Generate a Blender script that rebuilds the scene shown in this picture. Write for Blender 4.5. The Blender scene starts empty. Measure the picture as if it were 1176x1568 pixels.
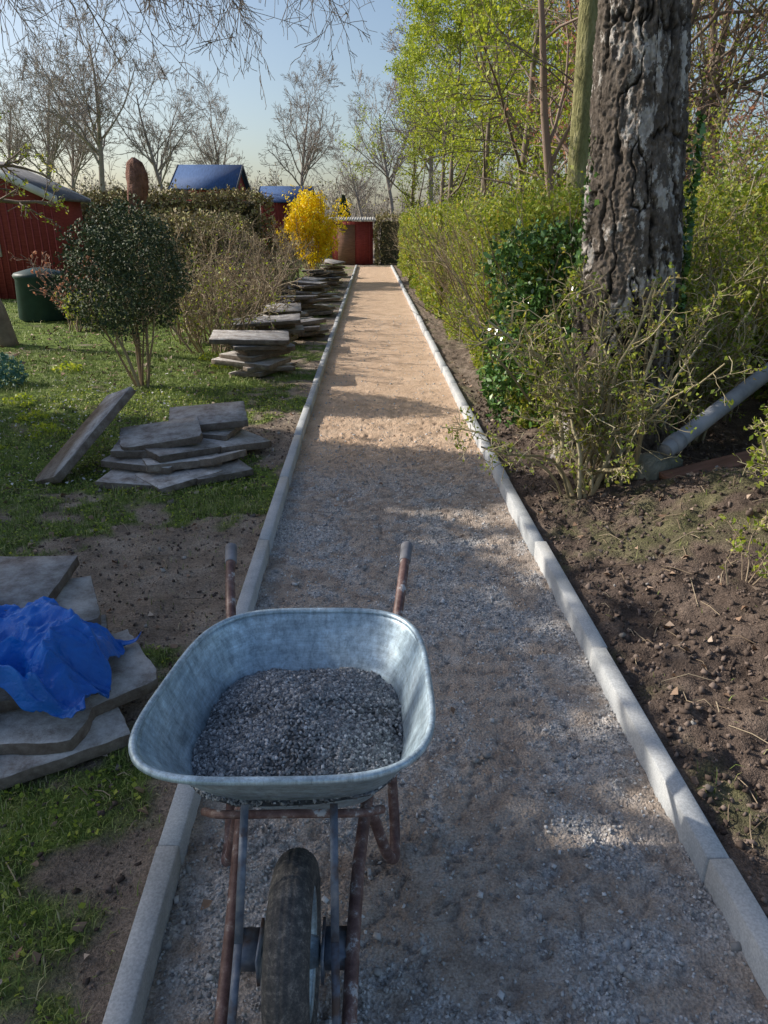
import bpy, math
import numpy as np
from mathutils import Vector, Matrix
rng = np.random.default_rng(11)
SC = bpy.context.scene

# ------------------------------------------------------------------ helpers
def norm(v):
    return v/np.maximum(np.linalg.norm(v, axis=-1, keepdims=True), 1e-9)
def _h(i, j, s):
    v = np.sin(i*127.1+j*311.7+s*74.7)*43758.5453
    return v-np.floor(v)
def vnoise(x, y, s=0):
    x = np.asarray(x, float); y = np.asarray(y, float)
    xi = np.floor(x); yi = np.floor(y); fx = x-xi; fy = y-yi
    fx = fx*fx*(3-2*fx); fy = fy*fy*(3-2*fy)
    a = _h(xi, yi, s); b = _h(xi+1, yi, s); c = _h(xi, yi+1, s); d = _h(xi+1, yi+1, s)
    return (a*(1-fx)+b*fx)*(1-fy)+(c*(1-fx)+d*fx)*fy
def fbm(x, y, s=0, o=4):
    t = 0; a = .5; n = 0
    for k in range(o):
        t = t+a*vnoise(x*2**k, y*2**k, s+k*3.1); n += a; a *= .5
    return t/n*2-1
def sstep(a, b, x):
    t = np.clip((x-a)/(b-a), 0, 1)
    return t*t*(3-2*t)

class B:
    def __init__(s): s.V = []; s.n = 0; s.F = []
    def add(s, V, F, mi=0):
        V = np.asarray(V, np.float32).reshape(-1, 3); F = np.asarray(F, np.int64)
        s.V.append(V); s.F.append((F+s.n, mi)); s.n += len(V)
    def addm(s, V, Fs, mi=0):
        V = np.asarray(V, np.float32).reshape(-1, 3); s.V.append(V)
        for F in Fs: s.F.append((np.asarray(F, np.int64)+s.n, mi))
        s.n += len(V)
    def obj(s, name, mats, parent=None, smooth=False, loc=(0, 0, 0)):
        V = np.concatenate(s.V); me = bpy.data.meshes.new(name)
        me.vertices.add(len(V)); me.vertices.foreach_set('co', V.ravel())
        L = np.concatenate([F.ravel() for F, _ in s.F]).astype(np.int32)
        ks = np.concatenate([np.full(len(F), F.shape[1]) for F, _ in s.F])
        mi = np.concatenate([np.full(len(F), m) for F, m in s.F]).astype(np.int32)
        st = np.concatenate([[0], np.cumsum(ks)[:-1]]).astype(np.int32)
        me.loops.add(len(L)); me.loops.foreach_set('vertex_index', L)
        me.polygons.add(len(ks)); me.polygons.foreach_set('loop_start', st)
        me.polygons.foreach_set('material_index', mi)
        if smooth: me.polygons.foreach_set('use_smooth', np.ones(len(ks), bool))
        me.update(calc_edges=True); me.validate()
        for m in (mats if isinstance(mats, (list, tuple)) else [mats]): me.materials.append(m)
        o = bpy.data.objects.new(name, me); SC.collection.objects.link(o)
        o.location = loc
        if parent: o.parent = parent
        return o

def empty(name, loc=(0, 0, 0)):
    o = bpy.data.objects.new(name, None); o.location = loc; o.empty_display_size = .1
    SC.collection.objects.link(o); return o

def tubes(b, P, R, sides=4, mi=0):
    m, n, _ = P.shape
    d = norm(P[:, -1]-P[:, 0]+1e-6)
    ref = np.where(np.abs(d[:, 2:3]) > .8, np.array([[1., 0, 0]]), np.array([[0, 0, 1.]]))
    u = norm(np.cross(d, ref)); v = np.cross(d, u)
    a = np.arange(sides)/sides*2*np.pi
    ring = u[:, None, :]*np.cos(a)[None, :, None]+v[:, None, :]*np.sin(a)[None, :, None]
    V = P[:, :, None, :]+ring[:, None]*R[:, :, None, None]
    i = np.arange(n-1)[:, None]*sides; j = np.arange(sides)[None]; j2 = (j+1) % sides
    q = np.stack([i+j, i+j2, i+sides+j2, i+sides+j], -1).reshape(-1, 4)
    F = (q[None]+(np.arange(m)*n*sides)[:, None, None]).reshape(-1, 4)
    b.add(V.reshape(-1, 3), F, mi)

def pipe(b, pts, r, sides=14, mi=0, sub=6, cap=True):
    pts = np.array(pts, float); n = len(pts)
    if sub > 1 and n > 2:
        out = []
        pp = np.vstack([2*pts[0]-pts[1], pts, 2*pts[-1]-pts[-2]])
        for i in range(1, n):
            for t in np.arange(sub)/sub:
                p0, p1, p2, p3 = pp[i-1], pp[i], pp[i+1], pp[i+2]
                out.append(.5*((2*p1)+(-p0+p2)*t+(2*p0-5*p1+4*p2-p3)*t*t+(-p0+3*p1-3*p2+p3)*t**3))
        out.append(pts[-1]); pts = np.array(out); n = len(pts)
    r = np.interp(np.linspace(0, 1, n), np.linspace(0, 1, len(np.atleast_1d(r))), np.atleast_1d(r)) if np.size(r) > 1 else np.full(n, r)
    tg = norm(np.gradient(pts, axis=0)); u = np.cross(tg[0], [0.3, .1, 1.]); u /= np.linalg.norm(u)
    V = []
    a = np.arange(sides)/sides*2*np.pi
    for i in range(n):
        u = u-tg[i]*np.dot(u, tg[i]); u /= np.linalg.norm(u); v = np.cross(tg[i], u)
        V.append(pts[i]+r[i]*(np.cos(a)[:, None]*u+np.sin(a)[:, None]*v))
    V = np.concatenate(V)
    i = np.arange(n-1)[:, None]*sides; j = np.arange(sides)[None]; j2 = (j+1) % sides
    q = np.stack([i+j, i+j2, i+sides+j2, i+sides+j], -1).reshape(-1, 4)
    Fs = [q]
    if cap: Fs += [np.arange(sides)[::-1][None], (np.arange(sides)+(n-1)*sides)[None]]
    b.addm(V, Fs, mi)

def frames(N, rng, flat=0.):
    n = rng.normal(size=(N, 3)); n[:, 2] = n[:, 2]*(1-flat)+flat*3*np.sign(n[:, 2]+1e-6)
    n = norm(n); q = rng.normal(size=(N, 3)); a = norm(np.cross(n, q)); c = np.cross(n, a)
    return a, c, n

def leaves(b, C, size, rng, asp=.55, flat=0., mi=0, fold=.12):
    N = len(C); a, c, n = frames(N, rng, flat); s = (size*(.6+.7*rng.random(N)))[:, None]
    V = np.stack([C-a*s*.5, C+c*s*asp*.5+n*s*fold, C+a*s*.5, C-c*s*asp*.5+n*s*fold], 1)
    b.add(V.reshape(-1, 3), (np.arange(N)*4)[:, None]+np.arange(4)[None], mi)

_cube = np.array([[x, y, z] for z in (-1, 1) for y in (-1, 1) for x in (-1, 1)], float)*.5
_cf = np.array([[0, 2, 3, 1], [4, 5, 7, 6], [0, 1, 5, 4], [2, 6, 7, 3], [0, 4, 6, 2], [1, 3, 7, 5]])
def stones(b, C, size, rng, mi=0):
    N = len(C); a, c, n = frames(N, rng)
    q = _cube[None]+rng.normal(size=(N, 8, 3))*.13
    q = q*(np.array([1, .8, .6])*(.7+.6*rng.random((N, 3))))[:, None, :]*np.asarray(size).reshape(-1, 1, 1)
    V = C[:, None]+q[..., 0:1]*a[:, None]+q[..., 1:2]*c[:, None]+q[..., 2:3]*n[:, None]
    b.add(V.reshape(-1, 3), ((np.arange(N)*8)[:, None, None]+_cf[None]).reshape(-1, 4), mi)

def box(b, lo, hi, mi=0, bev=0.0, jit=0.0):
    lo = np.array(lo, float); hi = np.array(hi, float)
    if bev == 0:
        V = lo+(_cube+.5)*(hi-lo); b.add(V, _cf, mi); return
    def ring(z, i):
        return [[lo[0]+i, lo[1]+i, z], [hi[0]-i, lo[1]+i, z], [hi[0]-i, hi[1]-i, z], [lo[0]+i, hi[1]-i, z]]
    V = np.array(ring(lo[2], bev)+ring(lo[2]+bev, 0)+ring(hi[2]-bev, 0)+ring(hi[2], bev))
    if jit: V = V+rng.normal(size=V.shape)*jit
    Fs = [[[0, 3, 2, 1]], [[12, 13, 14, 15]]]
    q = [[r*4+j, r*4+(j+1) % 4, r*4+4+(j+1) % 4, r*4+4+j] for r in range(3) for j in range(4)]
    b.addm(V, Fs+[q], mi)

def gridmesh(X, Y, Z):
    ny, nx = X.shape
    V = np.stack([X, Y, Z], -1).reshape(-1, 3)
    i = np.arange(ny-1)[:, None]*nx; j = np.arange(nx-1)[None]
    F = np.stack([i+j, i+j+1, i+nx+j+1, i+nx+j], -1).reshape(-1, 4)
    return V, F
def fattr(o, name, arr):
    a = o.data.attributes.new(name, 'FLOAT', 'POINT'); a.data.foreach_set('value', np.asarray(arr, np.float32).ravel())

def grow(P, R, L, spec, rng, rmin=.003):
    lv = [(P, R)]
    for (cnt, ratio, ang, n, tmin, wob, up, rr) in spec:
        m, k, _ = P.shape
        idx = np.repeat(np.arange(m), cnt); N = len(idx)
        t = tmin+(1-tmin)*rng.random(N)**.85
        f = t*(k-1); i = np.minimum(f.astype(int), k-2); fr = (f-i)[:, None]
        st = P[idx, i]*(1-fr)+P[idx, i+1]*fr; tan = norm(P[idx, i+1]-P[idx, i])
        rs = R[idx, i]*(1-fr[:, 0])+R[idx, i+1]*fr[:, 0]
        q = rng.normal(size=(N, 3)); q -= (q*tan).sum(1, keepdims=True)*tan; q = norm(q)
        a = (np.radians(ang)*(.6+.8*rng.random(N)))[:, None]
        d = norm(tan*np.cos(a)+q*np.sin(a))
        Lc = L[idx]*ratio*(1.2-.6*t)*(.6+.7*rng.random(N))
        pts = [st]; cur = st
        for j in range(n-1):
            d = norm(d+rng.normal(size=(N, 3))*wob+np.array([0, 0, up]))
            cur = cur+d*(Lc/(n-1))[:, None]; pts.append(cur)
        P = np.stack(pts, 1); R = np.maximum((rs*rr)[:, None]*np.linspace(1, .35, n)[None], rmin)
        L = Lc; lv.append((P, R))
    return lv
def stems(m, base, h, spread, rng, r=.012, n=6, wob=.12, brad=.08, jit=.3):
    a = rng.random(m)*2*np.pi; s = rng.random(m)*spread
    p = np.array(base)+np.stack([np.cos(a)*brad, np.sin(a)*brad, 0*a], 1)*rng.random((m, 1))
    d = norm(np.stack([np.cos(a)*s, np.sin(a)*s, 1+0*a], 1)); L = h*(1-jit+jit*2*rng.random(m)*.7)
    pts = [p]
    for j in range(n-1):
        d = norm(d+rng.normal(size=(m, 3))*wob+np.array([0, 0, .05])); p = p+d*(L/(n-1))[:, None]; pts.append(p)
    return np.stack(pts, 1), r*(.6+.7*rng.random(m))[:, None]*np.linspace(1, .45, n)[None], L
def along(P, N, rng, jit=.02):
    m, n, _ = P.shape; i = rng.integers(0, m, N); f = rng.random(N)*(n-1); k = np.minimum(f.astype(int), n-2)
    fr = (f-k)[:, None]
    return P[i, k]*(1-fr)+P[i, k+1]*fr+rng.normal(size=(N, 3))*jit

# ------------------------------------------------------------------ materials
def nmat(name, rough=.8, spec=.3):
    m = bpy.data.materials.new(name); m.use_nodes = True; nt = m.node_tree
    p = nt.nodes['Principled BSDF']; p.inputs['Roughness'].default_value = rough
    p.inputs['Specular IOR Level'].default_value = spec
    return m, nt, p
def ND(nt, t, **kw):
    n = nt.nodes.new(t)
    for k, v in kw.items():
        if k in n.inputs: n.inputs[k].default_value = v
        else: setattr(n, k, v)
    return n
def coord(nt, scale=(1, 1, 1)):
    tc = nt.nodes.new('ShaderNodeTexCoord'); mp = nt.nodes.new('ShaderNodeMapping')
    mp.inputs['Scale'].default_value = scale; nt.links.new(tc.outputs['Object'], mp.inputs[0]); return mp.outputs[0]
def noise(nt, co, scale, detail=4, rough=.6):
    n = nt.nodes.new('ShaderNodeTexNoise'); n.inputs['Scale'].default_value = scale
    n.inputs['Detail'].default_value = detail; n.inputs['Roughness'].default_value = rough
    nt.links.new(co, n.inputs['Vector']); return n.outputs['Fac']
def ramp(nt, fac, stops):
    r = nt.nodes.new('ShaderNodeValToRGB'); e = r.color_ramp.elements
    while len(e) < len(stops): e.new(.5)
    for i, (p, c) in enumerate(stops):
        e[i].position = p; e[i].color = (c[0], c[1], c[2], 1) if hasattr(c, '__len__') else (c, c, c, 1)
    nt.links.new(fac, r.inputs[0]); return r.outputs['Color']
def mix(nt, fac, a, b, bt='MIX'):
    m = nt.nodes.new('ShaderNodeMix'); m.data_type = 'RGBA'; m.blend_type = bt
    for s, v in ((0, fac), (6, a), (7, b)):
        if isinstance(v, (int, float)): m.inputs[s].default_value = v
        elif isinstance(v, tuple): m.inputs[s].default_value = (*v, 1)
        else: nt.links.new(v, m.inputs[s])
    return m.outputs[2]
def math_(nt, op, a, b=0.):
    m = nt.nodes.new('ShaderNodeMath'); m.operation = op
    for s, v in ((0, a), (1, b)):
        if isinstance(v, (int, float)): m.inputs[s].default_value = v
        else: nt.links.new(v, m.inputs[s])
    return m.outputs[0]
def bump(nt, p, h, st=.5, dist=.01):
    b = nt.nodes.new('ShaderNodeBump'); b.inputs['Strength'].default_value = st; b.inputs['Distance'].default_value = dist
    nt.links.new(h, b.inputs['Height']); nt.links.new(b.outputs[0], p.inputs['Normal'])
def simple(name, stops, scale=8, rough=.8, bst=.4, bd=.01, sc=(1, 1, 1), bscale=None, spec=.3, metal=0):
    m, nt, p = nmat(name, rough, spec); co = coord(nt, sc)
    nt.links.new(ramp(nt, noise(nt, co, scale), stops), p.inputs['Base Color'])
    if bst: bump(nt, p, noise(nt, co, bscale or scale*4, 3), bst, bd)
    p.inputs['Metallic'].default_value = metal
    return m
def island(name, stops, rough=.6, trans=0., spec=.3, tcol=None):
    m, nt, p = nmat(name, rough, spec); g = nt.nodes.new('ShaderNodeNewGeometry')
    c = ramp(nt, g.outputs['Random Per Island'], stops); nt.links.new(c, p.inputs['Base Color'])
    if trans:
        t = nt.nodes.new('ShaderNodeBsdfTranslucent'); ms = nt.nodes.new('ShaderNodeMixShader')
        tc = mix(nt, 1., c, tcol or (1.5, 1.4, .7), 'MULTIPLY')
        nt.links.new(tc, t.inputs[0]); ms.inputs[0].default_value = trans
        nt.links.new(p.outputs[0], ms.inputs[1]); nt.links.new(t.outputs[0], ms.inputs[2])
        nt.links.new(ms.outputs[0], nt.nodes['Material Output'].inputs[0])
    return m

def ground_mat():
    m, nt, p = nmat('ground_soil_grass', .95, .15); co = coord(nt)
    at = ND(nt, 'ShaderNodeAttribute', attribute_name='grass'); lt = ND(nt, 'ShaderNodeAttribute', attribute_name='dark')
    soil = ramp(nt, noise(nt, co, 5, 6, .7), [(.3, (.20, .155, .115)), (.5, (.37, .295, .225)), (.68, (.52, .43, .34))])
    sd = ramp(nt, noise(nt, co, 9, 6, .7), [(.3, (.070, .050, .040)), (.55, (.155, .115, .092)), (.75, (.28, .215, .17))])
    gr = ramp(nt, noise(nt, co, 6, 7, .75), [(.32, (.11, .10, .045)), (.44, (.09, .14, .03)), (.55, (.18, .25, .05)), (.7, (.34, .37, .12))])
    fine = ramp(nt, noise(nt, co, 120, 3, .7), [(.3, .5), (.7, 1.4)])
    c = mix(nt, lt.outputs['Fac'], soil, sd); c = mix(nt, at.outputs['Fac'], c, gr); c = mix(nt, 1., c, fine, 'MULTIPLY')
    nt.links.new(c, p.inputs['Base Color'])
    h = math_(nt, 'ADD', noise(nt, co, 45, 4, .7), math_(nt, 'MULTIPLY', noise(nt, co, 160, 2, .7), .5))
    bump(nt, p, h, .9, .02); return m
def path_mat():
    m, nt, p = nmat('path_surface', .95, .15); co = coord(nt)
    at = ND(nt, 'ShaderNodeAttribute', attribute_name='sunlit_sand'); gv = ND(nt, 'ShaderNodeAttribute', attribute_name='grit')
    sunlit_sand = ramp(nt, noise(nt, co, 3.5, 7, .72), [(.3, (.54, .375, .25)), (.5, (.71, .51, .355)), (.7, (.82, .62, .45))])  # sandy far stretch, with the warm tone of sunlight painted in
    br = ramp(nt, noise(nt, co, 8, 7, .75), [(.3, (.27, .21, .17)), (.5, (.46, .38, .315)), (.7, (.62, .535, .46))])
    vo = ND(nt, 'ShaderNodeTexVoronoi', Scale=110.); nt.links.new(co, vo.inputs['Vector'])
    sep = nt.nodes.new('ShaderNodeSeparateColor'); nt.links.new(vo.outputs['Color'], sep.inputs[0])
    grit = ramp(nt, sep.outputs[0], [(.0, (.33, .32, .31)), (.5, (.54, .525, .51)), (1., (.80, .78, .76))])
    c = mix(nt, gv.outputs['Fac'], br, grit); c = mix(nt, at.outputs['Fac'], c, sunlit_sand)
    fine = ramp(nt, noise(nt, co, 150, 3, .7), [(.3, .62), (.7, 1.28)]); c = mix(nt, 1., c, fine, 'MULTIPLY')
    nt.links.new(c, p.inputs['Base Color'])
    h = math_(nt, 'ADD', noise(nt, co, 60, 4, .75), math_(nt, 'MULTIPLY', vo.outputs['Distance'], .6))
    bump(nt, p, h, .85, .014); return m
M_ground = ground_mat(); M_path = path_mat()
M_kerb, nt, p = nmat('kerb_concrete', .9, .3); co = coord(nt)
kc = ramp(nt, noise(nt, co, 4, 6, .7), [(.3, (.34, .36, .37)), (.5, (.48, .495, .50)), (.7, (.58, .58, .56))])
kf = ramp(nt, noise(nt, co, 160, 2, .7), [(.35, .82), (.65, 1.12)]); nt.links.new(mix(nt, 1., kc, kf, 'MULTIPLY'), p.inputs['Base Color']); bump(nt, p, noise(nt, co, 150, 3), .2, .003)
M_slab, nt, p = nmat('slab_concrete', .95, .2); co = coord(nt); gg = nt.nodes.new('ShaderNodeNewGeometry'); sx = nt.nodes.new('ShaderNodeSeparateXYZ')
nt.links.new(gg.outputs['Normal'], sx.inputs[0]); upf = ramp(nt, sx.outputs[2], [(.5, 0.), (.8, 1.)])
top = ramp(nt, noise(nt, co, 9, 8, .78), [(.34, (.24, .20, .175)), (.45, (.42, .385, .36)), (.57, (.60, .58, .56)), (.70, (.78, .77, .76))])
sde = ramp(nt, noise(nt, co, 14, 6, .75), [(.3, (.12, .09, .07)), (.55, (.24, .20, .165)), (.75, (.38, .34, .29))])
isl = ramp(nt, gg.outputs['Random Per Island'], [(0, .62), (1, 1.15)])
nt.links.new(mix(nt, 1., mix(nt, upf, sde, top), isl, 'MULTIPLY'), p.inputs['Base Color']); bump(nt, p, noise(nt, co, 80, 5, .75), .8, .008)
M_galv, nt, p = nmat('galvanised_steel', .42, .5); co = coord(nt); co2 = coord(nt, (30, 30, 2.2)); co3 = coord(nt, (3, 3, 26))
c1 = ramp(nt, noise(nt, co, 7, 6, .7), [(.3, (.32, .42, .49)), (.5, (.42, .53, .60)), (.7, (.54, .64, .70))])
c2 = ramp(nt, noise(nt, co2, 1.5, 7, .85), [(.38, .5), (.5, .98), (.62, 1.35)])
c3 = ramp(nt, noise(nt, co3, 2.0, 6, .85), [(.38, .66), (.55, 1.05), (.66, 1.35)])
nt.links.new(mix(nt, .75, mix(nt, .75, c1, c2, 'MULTIPLY'), c3, 'MULTIPLY'), p.inputs['Base Color']); p.inputs['Metallic'].default_value = .4
nt.links.new(ramp(nt, noise(nt, co, 25), [(.3, .3), (.7, .55)]), p.inputs['Roughness']); bump(nt, p, noise(nt, co, 30), .2, .003)
M_frame, nt, p = nmat('rusty_painted_tube', .5, .4); co = coord(nt)
nt.links.new(ramp(nt, noise(nt, co, 24, 6, .75), [(.35, (.08, .04, .035)), (.5, (.15, .085, .075)), (.58, (.23, .16, .14)), (.63, (.45, .45, .46))]), p.inputs['Base Color'])
bump(nt, p, noise(nt, co, 60), .4, .003)
M_strap = simple('strap_steel', [(.35, (.10, .07, .06)), (.5, (.14, .17, .22)), (.7, (.30, .31, .33))], 18, .5, .3, .003, metal=.3)
M_tire, nt, p = nmat('dusty_tire_rubber', .85, .3); co = coord(nt)
nt.links.new(ramp(nt, noise(nt, co, 60, 6, .85), [(.38, (.045, .045, .048)), (.52, (.085, .083, .08)), (.68, (.24, .22, .20))]), p.inputs['Base Color'])
bump(nt, p, noise(nt, co, 200, 2), .5, .003)
M_grip = simple('grip_rubber', [(.3, (.11, .11, .12)), (.7, (.28, .28, .30))], 15, .6, .2, .002)
M_gravel = island('dark_grit', [(0, (.10, .108, .12)), (.5, (.22, .235, .25)), (.85, (.37, .385, .40)), (1, (.66, .67, .68))], .5, spec=.5)
M_gravbed = simple('grit_bed', [(.3, (.045, .048, .05)), (.7, (.13, .137, .145))], 90, .8, .6, .01)
M_stone = island('path_grit', [(0, (.26, .25, .24)), (.5, (.47, .46, .445)), (.93, (.66, .65, .64)), (1, (.80, .79, .78))], .85)
M_dstone = island('soil_stone', [(0, (.12, .10, .09)), (.7, (.28, .25, .22)), (1, (.5, .47, .43))], .9)
M_clod = island('soil_clod', [(0, (.07, .05, .04)), (.6, (.15, .112, .09)), (1, (.26, .20, .165))], .95)
M_blade = island('grass_blade', [(0, (.11, .15, .035)), (.5, (.22, .30, .06)), (.82, (.33, .37, .11)), (1, (.48, .41, .24))], .6)
M_litter = island('leaf_litter', [(0, (.16, .095, .06)), (.5, (.32, .21, .14)), (1, (.52, .42, .33))], .8)
M_bark, nt, p = nmat('birch_bark', .9, .2); co = coord(nt, (1, 1, .5)); at = ND(nt, 'ShaderNodeAttribute', attribute_name='plate')
dk = ramp(nt, noise(nt, co, 20, 8, .78), [(.3, (.055, .045, .038)), (.5, (.17, .14, .115)), (.7, (.36, .305, .255))])
wh = ramp(nt, noise(nt, co, 26, 5, .7), [(.3, (.38, .33, .29)), (.6, (.78, .73, .67))])
wm = ramp(nt, noise(nt, co, 5.5, 9, .74), [(.53, 0.), (.555, 1.)]); at2 = ND(nt, 'ShaderNodeAttribute', attribute_name='fis')
f = math_(nt, 'MULTIPLY', wm, at.outputs['Fac']); c = mix(nt, f, dk, wh); c = mix(nt, 1., c, ramp(nt, at2.outputs['Fac'], [(0, .2), (1, 1.)]), 'MULTIPLY')
nt.links.new(c, p.inputs['Base Color']); bump(nt, p, noise(nt, co, 60, 6, .75), 1., .025)
M_moss = simple('mossy_bark', [(.3, (.13, .12, .055)), (.5, (.26, .25, .11)), (.7, (.40, .37, .21))], 14, .95, 1., .03, sc=(1, 1, .3))
M_wood = simple('twig_bark', [(.3, (.15, .115, .09)), (.7, (.30, .245, .195))], 6, .9, 0)
M_farhaze = simple('hazy_distant_bark', [(.3, (.26, .22, .19)), (.7, (.40, .35, .31))], 2, .9, 0)  # bark colour lightened to paint haze onto the far trees
M_twig = island('shrub_twig', [(0, (.19, .135, .09)), (.6, (.34, .26, .175)), (1, (.46, .38, .26))], .8)
M_privt = island('privet_stem', [(0, (.20, .165, .09)), (.6, (.38, .32, .19)), (1, (.54, .47, .31))], .75)
M_redtw = island('red_bud_twig', [(0, (.19, .135, .11)), (1, (.34, .25, .20))], .8)
M_hedge = island('hedge_leaf_yellowgreen', [(0, (.12, .18, .03)), (.5, (.26, .34, .05)), (.88, (.42, .44, .08)), (1, (.42, .31, .14))], .5, .35)
M_spring = island('spring_leaf', [(0, (.18, .26, .03)), (.5, (.31, .40, .05)), (1, (.46, .50, .10))], .5, .4)
M_ever = island('evergreen_leaf', [(0, (.04, .09, .02)), (.6, (.10, .21, .045)), (1, (.22, .38, .09))], .25, 0, .6)
M_dkbush = island('dark_shrub_leaf', [(0, (.035, .055, .03)), (.6, (.08, .11, .055)), (1, (.16, .19, .07))], .6)
M_brleaf = island('brown_hedge_leaf', [(0, (.17, .13, .07)), (.5, (.31, .25, .14)), (1, (.38, .37, .12))], .7)
M_redleaf = island('reddish_leaf', [(0, (.30, .15, .11)), (1, (.52, .31, .22))], .6, .35, tcol=(1.3, 1., .8))
M_forsy = island('forsythia_flower', [(0, (.78, .56, .01)), (1, (.95, .82, .03))], .6, .3, tcol=(1.1, 1., .4))
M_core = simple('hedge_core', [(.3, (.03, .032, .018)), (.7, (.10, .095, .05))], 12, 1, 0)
M_tarp, nt, p = nmat('blue_tarpaulin', .4, .5); co = coord(nt)
nt.links.new(ramp(nt, noise(nt, co, 5), [(.3, (.005, .10, .44)), (.7, (.012, .20, .70))]), p.inputs['Base Color']); bump(nt, p, noise(nt, co, 16, 5, .75), .8, .015)
M_red = simple('red_timber', [(.3, (.22, .035, .032)), (.7, (.35, .07, .06))], 6, .8, 0, .02, sc=(1, 1, 8))
M_white = simple('white_fascia', [(.3, (.6, .58, .55)), (.7, (.75, .73, .7))], 4, .6, 0)
M_roofd = simple('roof_felt', [(.3, (.09, .09, .095)), (.7, (.18, .18, .185))], 6, .9, .4)
M_roofb = simple('blue_roof', [(.3, (.04, .08, .18)), (.7, (.07, .13, .28))], 3, .8, .3, sc=(6, 1, 1))
M_roofg = simple('grey_sheet_roof', [(.3, (.35, .34, .32)), (.7, (.5, .48, .45))], 3, .7, 0)
M_glass = simple('window_glass', [(.3, (.02, .025, .03)), (.7, (.05, .06, .07))], 3, .1, 0)
M_bin = simple('dark_green_plastic', [(.3, (.015, .04, .04)), (.7, (.03, .07, .065))], 5, .5, 0)
M_stump = simple('red_bark', [(.3, (.13, .06, .04)), (.7, (.30, .16, .12))], 7, .95, .9, .05)
M_pipe = simple('grey_pvc', [(.3, (.24, .25, .27)), (.7, (.42, .43, .45))], 9, .5, .2, .003)
M_blk = simple('rough_stone', [(.3, (.16, .16, .12)), (.7, (.36, .35, .28))], 9, .95, .7, .02)
M_board = simple('old_board', [(.3, (.16, .08, .05)), (.7, (.30, .16, .11))], 4, .9, .5, .01, sc=(1, 8, 8))
M_teal = island('bluish_plant_leaf', [(0, (.06, .16, .13)), (1, (.16, .30, .24))], .6)
M_petal = island('white_petal', [(0, (.45, .42, .40)), (1, (.75, .72, .70))], .8)

# ------------------------------------------------------------------ ground & path
KL0, KL1, KR0, KR1, PEND = -.615, -.557, .822, .882, 31.
def sh(y): return .055*np.exp(-np.maximum(np.asarray(y, float)-.8, -.5)/1.9)
def gh(x, y):
    n1 = fbm(x*1.3, y*1.3, 3); n2 = fbm(x*6, y*6, 8); n3 = fbm(x*22, y*22, 5, 3)
    x = x-sh(y)
    left = .03+.03*n1+.022*n2+.012*n3
    mound = .24*np.exp(-(((x-2.05)/.55)**2+((y-3.4)/.6)**2))
    right = .035+.11*sstep(.95, 1.8, x)+mound+.04*n1*sstep(.9, 1.3, x)+.045*n2+.024*n3
    z = np.where(x < .1, left, right)
    inp = (x > KL0+.03) & (x < KR1-.03) & (y < PEND)
    near = np.exp(-np.maximum(0, np.abs(y)-25)/30)
    z = z*near+.03*(1-near)
    z = np.where((x > KL0-.3) & (x < KL0+.1), np.minimum(z, .058), z)
    z = np.where((x < KR1+.15) & (x > .5), np.minimum(z, .062), z)
    return np.where(inp, -.08, z)
def gmask(x, y):
    x = x-sh(y)
    n = fbm(x*1.5+4, y*1.5, 21)*1.1+fbm(x*7, y*7, 22)*.95
    b = -.18+.65*sstep(-1., -1.7, x)+.45*sstep(3.9, 4.6, y)*sstep(-.62, -1., x)
    b = b-.95*np.exp(-(((x+1.25)/.75)**2+((y-3.1)/.55)**2))
    b = b+.60*sstep(2.1, 1.7, y)*sstep(-.62, -.75, x)-.25*sstep(9, 11, y)*sstep(-3.5, -2.5, x)
    g = sstep(-.15, .45, n+b)
    g = np.where(x > .8, .25*sstep(.1, .6, n+.15*sstep(1.3, 1.8, x)), g)
    g = np.where((x > 1.0) & (y > 4.8), g*.3, g)
    return np.where((x > KL0) & (x < KR1) & (y < PEND), 0, g)
def axis(segs):
    out = []
    for a, c, n in segs: out.append(np.linspace(a, c, n, endpoint=False))
    out.append([segs[-1][1]]); return np.concatenate(out)
xs = axis([(-500, -60, 8), (-60, -12, 24), (-12, -3.2, 60), (-3.2, KL0+.02, 120), (KL0+.02, KL1-.01, 4), (KL1-.01, KR0+.01, 12), (KR0+.01, KR1-.02, 4), (KR1-.02, 3, 120), (3, 12, 40), (12, 60, 24), (60, 500, 8)])
ys = axis([(-60, -2, 12), (-2, .8, 14), (.8, 6.5, 320), (6.5, 13, 150), (13, 32, 120), (32, 80, 40), (80, 900, 12)])
X, Y = np.meshgrid(xs, ys); Xs = X+sh(Y)*sstep(5, 2, np.abs(X)); Z = gh(Xs, Y); V, F = gridmesh(Xs, Y, Z)
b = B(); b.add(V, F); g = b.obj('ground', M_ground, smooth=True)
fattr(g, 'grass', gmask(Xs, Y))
fattr(g, 'dark', np.where(X > .85, .97-.35*sstep(4.5, 7, Y), .15+.35*sstep(2.2, 1.5, Y)))

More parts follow.
